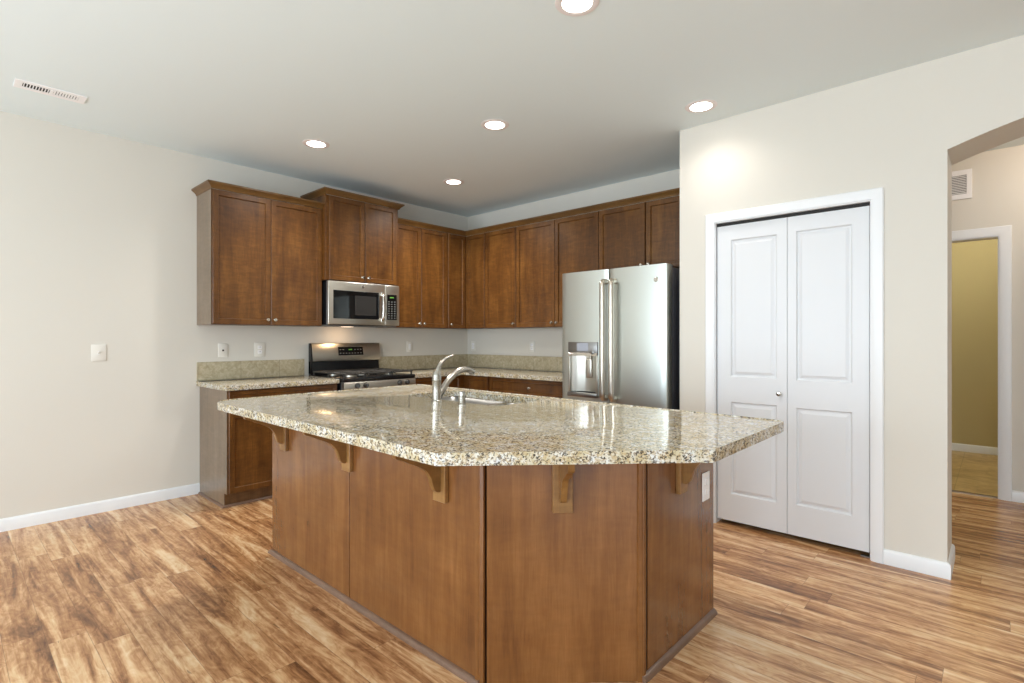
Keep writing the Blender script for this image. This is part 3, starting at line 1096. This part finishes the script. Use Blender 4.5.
# backguard: dark lower glass, leaning stainless upper with control display
bm = nb(); prism(bm, [(0.015, 0.886), (0.055, 0.886), (0.045, 1.041), (0.015, 1.041)], lambda a, z, n: (a, n, z), RY0 + 0.020, RY1 + 0.012); build('backguard', bm, M['black'], t)
bm = nb(); prism(bm, [(0.014, 1.042), (0.071, 1.042), (0.075, 1.052), (0.054, 1.202), (0.046, 1.213), (0.014, 1.213)], lambda a, z, n: (a, n, z), RY0 + 0.030, RY1 + 0.013)
bp = build('back_panel', bm, M['steel'], t, smooth=50)
bm = nb(); prism(bm, [(0.013, 0.93), (0.053, 0.93), (0.075, 1.049), (0.075, 1.062), (0.055, 1.204), (0.047, 1.214), (0.013, 1.214)], lambda a, z, n: (a, n, z), RY0 + 0.020, RY0 + 0.0295); build('end_cap', bm, M['black'], t)
xa = lambda z: 0.074 - 0.020 * (z - 1.060) / 0.132
bm = nb(); prism(bm, [(xa(1.094) - 0.002, 1.094), (xa(1.094) + 0.002, 1.094), (xa(1.176) + 0.002, 1.176), (xa(1.176) - 0.002, 1.176)], lambda a, z, n: (a, n, z), -1.762, -1.490)
dp = build('display_panel', bm, M['glass_black'], bp)
bm = nb(); z = 1.150; bx(bm, (xa(z) + 0.002, -1.650, z - 0.006), (xa(z) + 0.0035, -1.612, z + 0.006)); build('clock_digits', bm, M['green'], dp)
for z, cols in ((1.115, range(8)), (1.150, (0, 1)), (1.150, (5, 6, 7))):
    bm = nb()
    for k in cols:
        y = -1.740 + k * 0.032
        bx(bm, (xa(z) + 0.0015, y - 0.008, z - 0.004), (xa(z) + 0.003, y + 0.008, z + 0.004))
    build('button_row', bm, M['button'], dp)
# burners and cast iron grates
for x, y, r in ((0.24, -1.90, 0.040), (0.52, -1.90, 0.046), (0.38, -1.69, 0.050), (0.24, -1.48, 0.046), (0.52, -1.48, 0.040)):
    bm = nb(); lathe(bm, [(r + 0.012, 0.0), (r + 0.012, 0.006), (r, 0.008), (r, 0.014)], (x, y, 0.9185), 'z', 24); br = build('burner', bm, M['steel'], t)
    bm = nb(); lathe(bm, [(r * 0.85, 0.0145), (r * 0.9, 0.019), (r * 0.8, 0.022), (0, 0.023)], (x, y, 0.9185), 'z', 24); build('burner_cap', bm, M['iron'], br)
g0 = None
for gy0, gy1 in ((RY0 + 0.015, -1.822), (-1.818, -1.562), (-1.558, RY1 - 0.015)):
    bm = nb()
    zt0, zt1 = 0.944, 0.956
    x0, x1 = 0.10, 0.665
    for y in (gy0 + 0.006, gy1 - 0.006):
        bx(bm, (x0, y - 0.006, zt0), (x1, y + 0.006, zt1), 0.002)
    for x in (x0 + 0.006, (x0 + x1) / 2, x1 - 0.006):
        bx(bm, (x - 0.006, gy0, zt0), (x + 0.006, gy1, zt1), 0.002)
    ym = (gy0 + gy1) / 2
    bx(bm, (x0, ym - 0.005, zt0), (x1, ym + 0.005, zt1 + 0.002), 0.002)
    for x in (0.17, 0.24, 0.31, 0.45, 0.52, 0.59):
        bx(bm, (x - 0.004, gy0, zt0), (x + 0.004, gy0 + 0.075, zt1 + 0.002), 0.002)
        bx(bm, (x - 0.004, gy1 - 0.075, zt0), (x + 0.004, gy1, zt1 + 0.002), 0.002)
    for x in (x0 + 0.01, (x0 + x1) / 2, x1 - 0.01):
        for y in (gy0 + 0.01, gy1 - 0.01):
            bx(bm, (x - 0.007, y - 0.007, 0.9185), (x + 0.007, y + 0.007, zt0 + 0.002), 0.002)
    build('grate', bm, M['iron'], t)

# ------------------------------------------------------------------ microwave over the range
MY0, MY1, MZ0, MZ1 = -2.063, -1.308, 1.382, 1.779
t = thing('microwave_oven', (0.2, -1.69, MZ0), 'stainless over-the-range microwave hung above the gas range', 'microwave')
bm = nb(); bx(bm, (0.005, MY0, MZ0), (0.398, MY1, MZ1), 0.003); build('body', bm, M['black'], t)
MD = -1.475                                # split between door and control strip
bm = nb(); bx(bm, (0.399, MY0, MZ0 + 0.004), (0.430, MD - 0.001, MZ1 - 0.002), 0.006, 3)
md = build('door', bm, M['steel'], t)
bm = nb(); bx(bm, (0.4305, -2.015, 1.440), (0.432, -1.540, 1.695), 0.0008); w_ = build('window', bm, M['glass_black'], md)
bm = nb(); bx(bm, (0.4322, -1.80, 1.475), (0.4328, -1.575, 1.655)); build('mesh_screen', bm, M['slot'], w_)
pts = spline([(0.436, -1.513, 1.432), (0.462, -1.513, 1.455), (0.470, -1.513, 1.56), (0.462, -1.513, 1.665), (0.436, -1.513, 1.688)], 6)
bm = nb(); tube(bm, pts, 0.014, 14, 0.75); bx(bm, (0.4303, -1.528, 1.42), (0.446, -1.498, 1.455), 0.003); bx(bm, (0.4303, -1.528, 1.665), (0.446, -1.498, 1.70), 0.003)
build('door_handle', bm, M['nickel'], md)


def emblem(parent, c, axis, r):
    """round badge: raised ring and a curling monogram"""
    b = nb()
    s = 1 if axis == 'x' else -1
    lathe(b, [(r, 0), (r, 0.002 * s), (r * 0.86, 0.003 * s), (r * 0.80, 0.0016 * s), (0, 0.0016 * s)], c, axis, 28)
    o_ = build('emblem', b, M['nickel'], parent)
    b = nb()
    W = (lambda p, q: (c[0] + 0.0022, c[1] + p, c[2] + q)) if axis == 'x' else (lambda p, q: (c[0] + p, c[1] - 0.0022, c[2] + q))
    for sx in (-1, 1):
        pp = [W(r * (sx * 0.32 + 0.26 * math.cos(a)), r * 0.42 * math.sin(a)) for a in [0.6 + i * 0.45 for i in range(12)]]
        tube(b, pp, r * 0.07, 6)
    build('monogram', b, M['steel_dark'], o_)


emblem(md, (0.4305, -1.716, 1.742), 'x', 0.016)
bm = nb(); bx(bm, (0.399, MD + 0.001, MZ0 + 0.004), (0.430, MY1, MZ1 - 0.002), 0.006, 3); cs = build('control_strip', bm, M['steel'], t)
bm = nb(); bx(bm, (0.4305, -1.452, 1.440), (0.432, -1.340, 1.685), 0.0008); kp = build('keypad', bm, M['glass_black'], cs)
bm = nb(); bx(bm, (0.4321, -1.420, 1.652), (0.433, -1.375, 1.664)); build('clock_digits', bm, M['green'], kp)
bm = nb()
for i in range(8):
    for j in range(3):
        y = -1.433 + j * 0.034
        z = 1.458 + i * 0.0225
        bx(bm, (0.4321, y - 0.009, z - 0.004), (0.433, y + 0.009, z + 0.004))
build('keypad_keys', bm, M['button'], kp)
bm = nb(); bx(bm, (0.03, MY0 + 0.01, MZ0 - 0.010), (0.39, MY1 - 0.01, MZ0 - 0.0005), 0.002); bpn = build('vent_panel', bm, M['grey_plastic'], t)
bm = nb(); bx(bm, (0.16, -1.79, MZ0 - 0.0125), (0.24, -1.70, MZ0 - 0.0102), 0.001); build('task_lamp', bm, M['task_lens'], bpn)
ld = bpy.data.lights.new('microwave_task_light', 'AREA'); ld.shape = 'RECTANGLE'; ld.size = 0.09; ld.size_y = 0.07; ld.energy = 1.0; ld.color = (1.0, 0.66, 0.38)
lo_ = bpy.data.objects.new('microwave_task_light', ld); COL.objects.link(lo_); lo_.location = (0.20, -1.745, MZ0 - 0.016); lo_.rotation_euler = (0, math.radians(20), 0)

# ------------------------------------------------------------------ refrigerator
FX0, FX1, FYF, FZ = 2.120, 3.053, -0.883, 1.798
fm = 2.577
t = thing('refrigerator', (2.59, -0.45, 0), 'tall stainless french-door refrigerator with water dispenser beside the pantry wall', 'refrigerator')
bm = nb(); bx(bm, (FX0 + 0.014, -0.790, 0.03), (FX1 - 0.006, -0.10, 1.780), 0.004); build('cabinet_body', bm, M['fridge_side'], t)


def fdoor(name, x0, x1, z0, z1, bow=0.010, hole=None):
    """door with a gently bowed front and rounded vertical edges; hole (xa, xb, za, zb) lets the dispenser niche in"""
    b = nb()
    n = 14

    def yf(x):
        f = min(1, max(0, (x - x0 - 0.012) / (x1 - x0 - 0.024)))
        return FYF - bow * math.sin(PI * f) ** 0.8

    def block(xa, xb, za, zb):
        pts = []
        if xa == x0:
            pts += [(x0, FYF + 0.010), (x0 + 0.003, FYF + 0.003)]
        a_, b_ = (x0 + 0.012 if xa == x0 else xa), (x1 - 0.012 if xb == x1 else xb)
        k = max(2, int(n * (b_ - a_) / (x1 - x0)))
        pts += [(a_ + (b_ - a_) * i / k, yf(a_ + (b_ - a_) * i / k)) for i in range(k + 1)]
        if xb == x1:
            pts += [(x1 - 0.003, FYF + 0.004), (x1, FYF + 0.012)]
        pts += [(xb, FYF + 0.085), (xa, FYF + 0.085)]
        prism(b, pts, lambda a, c, q: (a, c, q), za, zb)

    if hole:
        xa, xb, za, zb = hole
        block(x0, x1, z0, za); block(x0, x1, zb, z1); block(x0, xa, za, zb); block(xb, x1, za, zb)
    else:
        block(x0, x1, z0, z1)
    return build(name, b, M['steel_v'], t, smooth=40)


DX_0, DX_1, DZ_0, DZ_1 = 2.199, 2.481, 0.795, 1.232
ld_ = fdoor('door', FX0, fm - 0.004, 0.705, FZ, hole=(DX_0 + 0.014, DX_1 - 0.014, DZ_0 + 0.02, 1.13))
rd_ = fdoor('door', fm + 0.004, FX1, 0.705, FZ)
fd_ = fdoor('freezer_drawer', FX0, FX1, 0.06, 0.698)
bm = nb(); tube(bm, [(FX0 + 0.06, FYF - 0.065, 0.63), (FX1 - 0.06, FYF - 0.065, 0.63)], 0.014)
for x in (FX0 + 0.09, FX1 - 0.09):
    tube(bm, [(x, FYF - 0.004, 0.63), (x, FYF - 0.067, 0.63)], 0.011, 10)
build('drawer_handle', bm, M['handle'], fd_)
for d_, x in ((ld_, 2.553), (rd_, 2.632)):
    yh = FYF - 0.062
    bm = nb()
    pts = [(x, FYF - 0.008, 0.800), (x, yh + 0.012, 0.800), (x, yh, 0.815), (x, yh, 0.84)] + [(x, yh, 0.84 + 0.82 * k / 6) for k in range(1, 7)] + [(x, yh, 1.685), (x, yh + 0.012, 1.70), (x, FYF - 0.008, 1.70)]
    tube(bm, pts, 0.0215, 16)
    build('door_handle', bm, M['handle'], d_)
emblem(rd_, (2.974, FYF - 0.0062, 1.688), 'y', 0.018)
# dispenser: bezel, curved recess, control head, paddle, tray
yb = FYF - 0.012
bm = nb(); bx(bm, (DX_0, yb - 0.010, 1.128), (DX_1, FYF + 0.01, DZ_1), 0.003, 2); hd = build('dispenser_panel', bm, M['grey_plastic'], ld_)
hd.data.materials[0] = M['steel_dark']
bm = nb(); bx(bm, (2.288, yb - 0.0115, 1.160), (2.396, yb - 0.0098, 1.224), 0.0005); build('display', bm, M['display'], hd)
bm = nb(); bx(bm, (2.203, yb - 0.0112, 1.122), (2.477, yb - 0.004, 1.146), 0.002); build('lower_lip', bm, M['nickel'], hd)
bm = nb(); lathe(bm, [(0.016, 0), (0.016, -0.006), (0.010, -0.009), (0, -0.009)], (2.438, yb - 0.010, 1.150), 'y', 18); build('lock_button', bm, M['steel_dark'], hd)
# recess built as a shallow curved niche in its own frame
bm = nb()
n = 16
rows = []
for z in (DZ_0 + 0.035, 1.126):
    rows.append([bm.verts.new((DX_0 + 0.016 + (DX_1 - DX_0 - 0.032) * i / n, yb + 0.010 + 0.066 * math.sin(PI * i / n) ** 0.7, z)) for i in range(n + 1)])
for i in range(n):
    bm.faces.new((rows[0][i], rows[0][i + 1], rows[1][i + 1], rows[1][i]))
niche = build('dispenser_recess', bm, M['steel'], ld_, smooth=60)
bm = nb()
bm.free()
for x0, x1 in ((DX_0, DX_0 + 0.018), (DX_1 - 0.018, DX_1)):
    bm = nb(); bx(bm, (x0, yb - 0.006, DZ_0), (x1, FYF + 0.005, 1.128), 0.003, 2)
    build('recess_side', bm, M['steel'], niche)
bm = nb(); bx(bm, (DX_0 - 0.002, yb - 0.020, DZ_0 - 0.004), (DX_1 + 0.002, FYF + 0.005, DZ_0 + 0.032), 0.006, 2); build('drip_tray', bm, M['steel_dark'], niche)
bm = nb(); bx(bm, (2.368, yb - 0.010, 0.945), (2.428, yb + 0.018, 1.100), 0.012, 3); bx(bm, (2.378, yb - 0.008, 1.098), (2.418, yb + 0.03, 1.126), 0.004); build('paddle', bm, M['steel'], niche)
for x in (FX0 + 0.07, FX1 - 0.10):
    bm = nb(); bx(bm, (x, -0.835, 1.7805), (x + 0.06, -0.69, 1.808), 0.006, 2); build('hinge_cover', bm, M['fridge_side'], t)
bm = nb(); bx(bm, (FX0 + 0.03, -0.78, 0.002), (FX1 - 0.03, -0.12, 0.0295), 0.003); build('foot_grille', bm, M['black'], t)

# ------------------------------------------------------------------ wall plates


def plate(T, u, z, w, h, kind, name, label, cat, group):
    t_ = thing(name, T(u, 0, z), label, cat, group)
    b = nb(); bx(b, (u - w / 2, 0.0005, z - h / 2), (u + w / 2, 0.0065, z + h / 2), 0.0022, 2, T); build('plate', b, M['plastic'], t_)
    if kind == 'outlet':
        for dz in (-0.020, 0.020):
            b = nb(); bx(b, (u - 0.017, 0.0066, z + dz - 0.015), (u + 0.017, 0.0085, z + dz + 0.015), 0.004, 2, T); r = build('receptacle', b, M['vent_metal'], t_)
            b = nb()
            for du in (-0.006, 0.006):
                bx(b, (u + du - 0.0012, 0.0086, z + dz - 0.003), (u + du + 0.0012, 0.009, z + dz + 0.006), T=T)
            build('slots', b, M['slot'], r)
    elif kind == 'toggle':
        b = nb(); bx(b, (u - 0.006, 0.0066, z - 0.012), (u + 0.006, 0.008, z + 0.012), 0.001, 1, T); r = build('switch_collar', b, M['vent_metal'], t_)
        b = nb(); prism(b, [(0.008, -0.008), (0.020, 0.004), (0.020, 0.010), (0.008, 0.006)], lambda v, q, n: T(n, v, z + q), u - 0.004, u + 0.004); build('toggle', b, M['plastic'], t_)
    elif kind == 'rocker':
        b = nb(); bx(b, (u - 0.016, 0.0066, z - 0.033), (u + 0.016, 0.0095, z + 0.033), 0.002, 1, T); build('rocker', b, M['vent_metal'], t_)
    elif kind == 'jack':
        b = nb(); bx(b, (u - 0.007, 0.0066, z - 0.007), (u + 0.007, 0.0078, z + 0.007), 0.001, 1, T); r = build('jack_socket', b, M['slot'], t_)
    return t_


plate(TA, -3.615, 1.157, 0.088, 0.120, 'toggle', 'light_switch', 'white toggle switch plate alone on the bare left wall', 'light switch', 'wall plates')
plate(TA, -2.782, 1.160, 0.074, 0.115, 'jack', 'phone_jack', 'white jack plate above the counter, left of the range, nearer the bare wall', 'jack', 'wall plates')
plate(TA, -2.483, 1.162, 0.086, 0.122, 'outlet', 'wall_outlet', 'white outlet plate on the left wall between jack plate and range', 'outlet', 'wall plates')
plate(TA, -0.870, 1.168, 0.080, 0.118, 'rocker', 'wall_switch', 'white wall plate between the range and the inner corner', 'light switch', 'wall plates')
plate(TB, 0.105, 1.168, 0.074, 0.116, 'outlet', 'wall_outlet', 'white outlet plate on the back wall close to the inner corner', 'outlet', 'wall plates')
plate(TB, 1.042, 1.168, 0.074, 0.116, 'outlet', 'wall_outlet', 'white outlet plate on the back wall left of the refrigerator', 'outlet', 'wall plates')

# ------------------------------------------------------------------ recessed ceiling lights
proto = thing('recessed_light', (0, 0, H), None, None)
bm = nb(); lathe(bm, [(0.072, -0.004), (0.080, -0.0065), (0.096, -0.003), (0.098, -0.0005), (0.072, -0.0005)], (0, 0, H), 'z', 40)
build('trim_ring', bm, M['ring'], proto)
bm = nb(); lathe(bm, [(0.0715, -0.0008), (0.0715, -0.0035), (0.05, -0.006), (0, -0.007)], (0, 0, H), 'z', 40)
build('lens', bm, M['lens'], proto)
LABELS = [((3.425, -2.490), 'large round recessed ceiling light nearest the viewer, cut by the top edge', 58),
          ((2.219, -1.780), 'lit recessed ceiling light in the middle of the ceiling, above the island', 60),
          ((3.395, -1.097), 'lit recessed ceiling light close to the pantry wall', 15),
          ((0.962, -2.448), 'lit recessed ceiling light above the left upper cabinet', 70),
          ((0.988, -1.088), 'small lit recessed ceiling light farthest back, near the inner corner', 130)]
spot = bpy.data.lights.new('recessed_light_beam', 'SPOT')
spot.energy = 60; spot.color = (1.0, 0.95, 0.89); spot.spot_size = math.radians(150); spot.spot_blend = 1.0; spot.shadow_soft_size = 0.06
for i, ((x, y), label, pw) in enumerate(LABELS):
    o = proto if i == 0 else copy_tree(proto)
    o.location = (x, y, H)
    tag(o, label, 'ceiling light', 'recessed ceiling lights')
    beam = spot.copy(); beam.energy = pw
    s = bpy.data.objects.new('recessed_light_beam', beam); COL.objects.link(s); s.location = (x, y, H - 0.02)

# hall and bathroom lamps (out of frame, real ceiling lights of those rooms)
for nm, loc, pw, colr in (('hall_ceiling_light', (5.25, 0.55, H - 0.06), 16, (1.0, 0.84, 0.70)), ('bath_ceiling_light', (4.6, 2.3, H - 0.06), 30, (1.0, 0.93, 0.78))):
    l_ = bpy.data.lights.new(nm, 'POINT'); l_.energy = pw; l_.color = colr; l_.shadow_soft_size = 0.08
    o = bpy.data.objects.new(nm, l_); COL.objects.link(o); o.location = loc

# ------------------------------------------------------------------ vents
t = thing('ceiling_vent', (0.607, -3.94, H), 'white slotted air register on the ceiling near the left wall', 'vent')
vx0, vx1, vy0, vy1 = 0.540, 0.674, -4.105, -3.780
bm = nb()
zf, zb = H - 0.006, H - 0.0005
ix0, ix1 = vx0 + 0.032, vx1 - 0.032
halves = ((vy0 + 0.035, -3.949), (-3.933, vy1 - 0.035))
bx(bm, (vx0, vy0, zf), (ix0, vy1, zb), 0.001)
bx(bm, (ix1, vy0, zf), (vx1, vy1, zb), 0.001)
bx(bm, (ix0, vy0, zf), (ix1, halves[0][0], zb), 0.001)
bx(bm, (ix0, halves[0][1], zf), (ix1, halves[1][0], zb), 0.001)
bx(bm, (ix0, halves[1][1], zf), (ix1, vy1, zb), 0.001)
build('frame', bm, M['vent_metal'], t)
bm = nb(); bx(bm, (ix0, halves[0][0], H - 0.0012), (ix1, halves[1][1], H - 0.0004)); build('backing', bm, M['duct'], t)
for (y0, y1), tilt in zip(halves, (1, -1)):
    bm = nb()
    for k in range(9):
        y = y0 + (y1 - y0) * (k + 0.5) / 9
        w_s = 0.0022 if tilt > 0 else 0.0046
        bx(bm, (ix0, y - w_s, zf + 0.0005), (ix1, y + w_s, H - 0.0014))
    build('slats', bm, M['vent_metal'], t)

t = thing('wall_vent_grille', (4.46, YH, 2.51), 'white louvred return air grille high on the hall wall above the doorway', 'vent')
gx0, gx1, gz0, gz1 = 4.26, 4.637, 2.392, 2.628
bm = nb()
bx(bm, (gx0, YH - 0.012, gz0), (gx1, YH - 0.0005, gz0 + 0.042), 0.002); bx(bm, (gx0, YH - 0.012, gz1 - 0.042), (gx1, YH - 0.0005, gz1), 0.002)
bx(bm, (gx0, YH - 0.012, gz0 + 0.042), (gx0 + 0.034, YH - 0.0005, gz1 - 0.042), 0.002); bx(bm, (gx1 - 0.034, YH - 0.012, gz0 + 0.042), (gx1, YH - 0.0005, gz1 - 0.042), 0.002)
build('frame', bm, M['vent_metal'], t)
bm = nb(); bx(bm, (gx0 + 0.034, YH - 0.0015, gz0 + 0.042), (gx1 - 0.034, YH - 0.0005, gz1 - 0.042)); build('backing', bm, M['duct'], t)
bm = nb()
for k in range(11):
    z = gz0 + 0.046 + k * 0.0135
    prism(bm, [(YH - 0.011, z), (YH - 0.010, z - 0.001), (YH - 0.002, z + 0.008), (YH - 0.003, z + 0.009)], lambda a, q, n: (n, a, q), gx0 + 0.034, gx1 - 0.034)
build('slats', bm, M['vent_metal'], t)

for o in list(bpy.data.objects):
    if o.name.startswith('recessed_light_beam') or o.type == 'LIGHT':
        o['kind'] = 'helper'
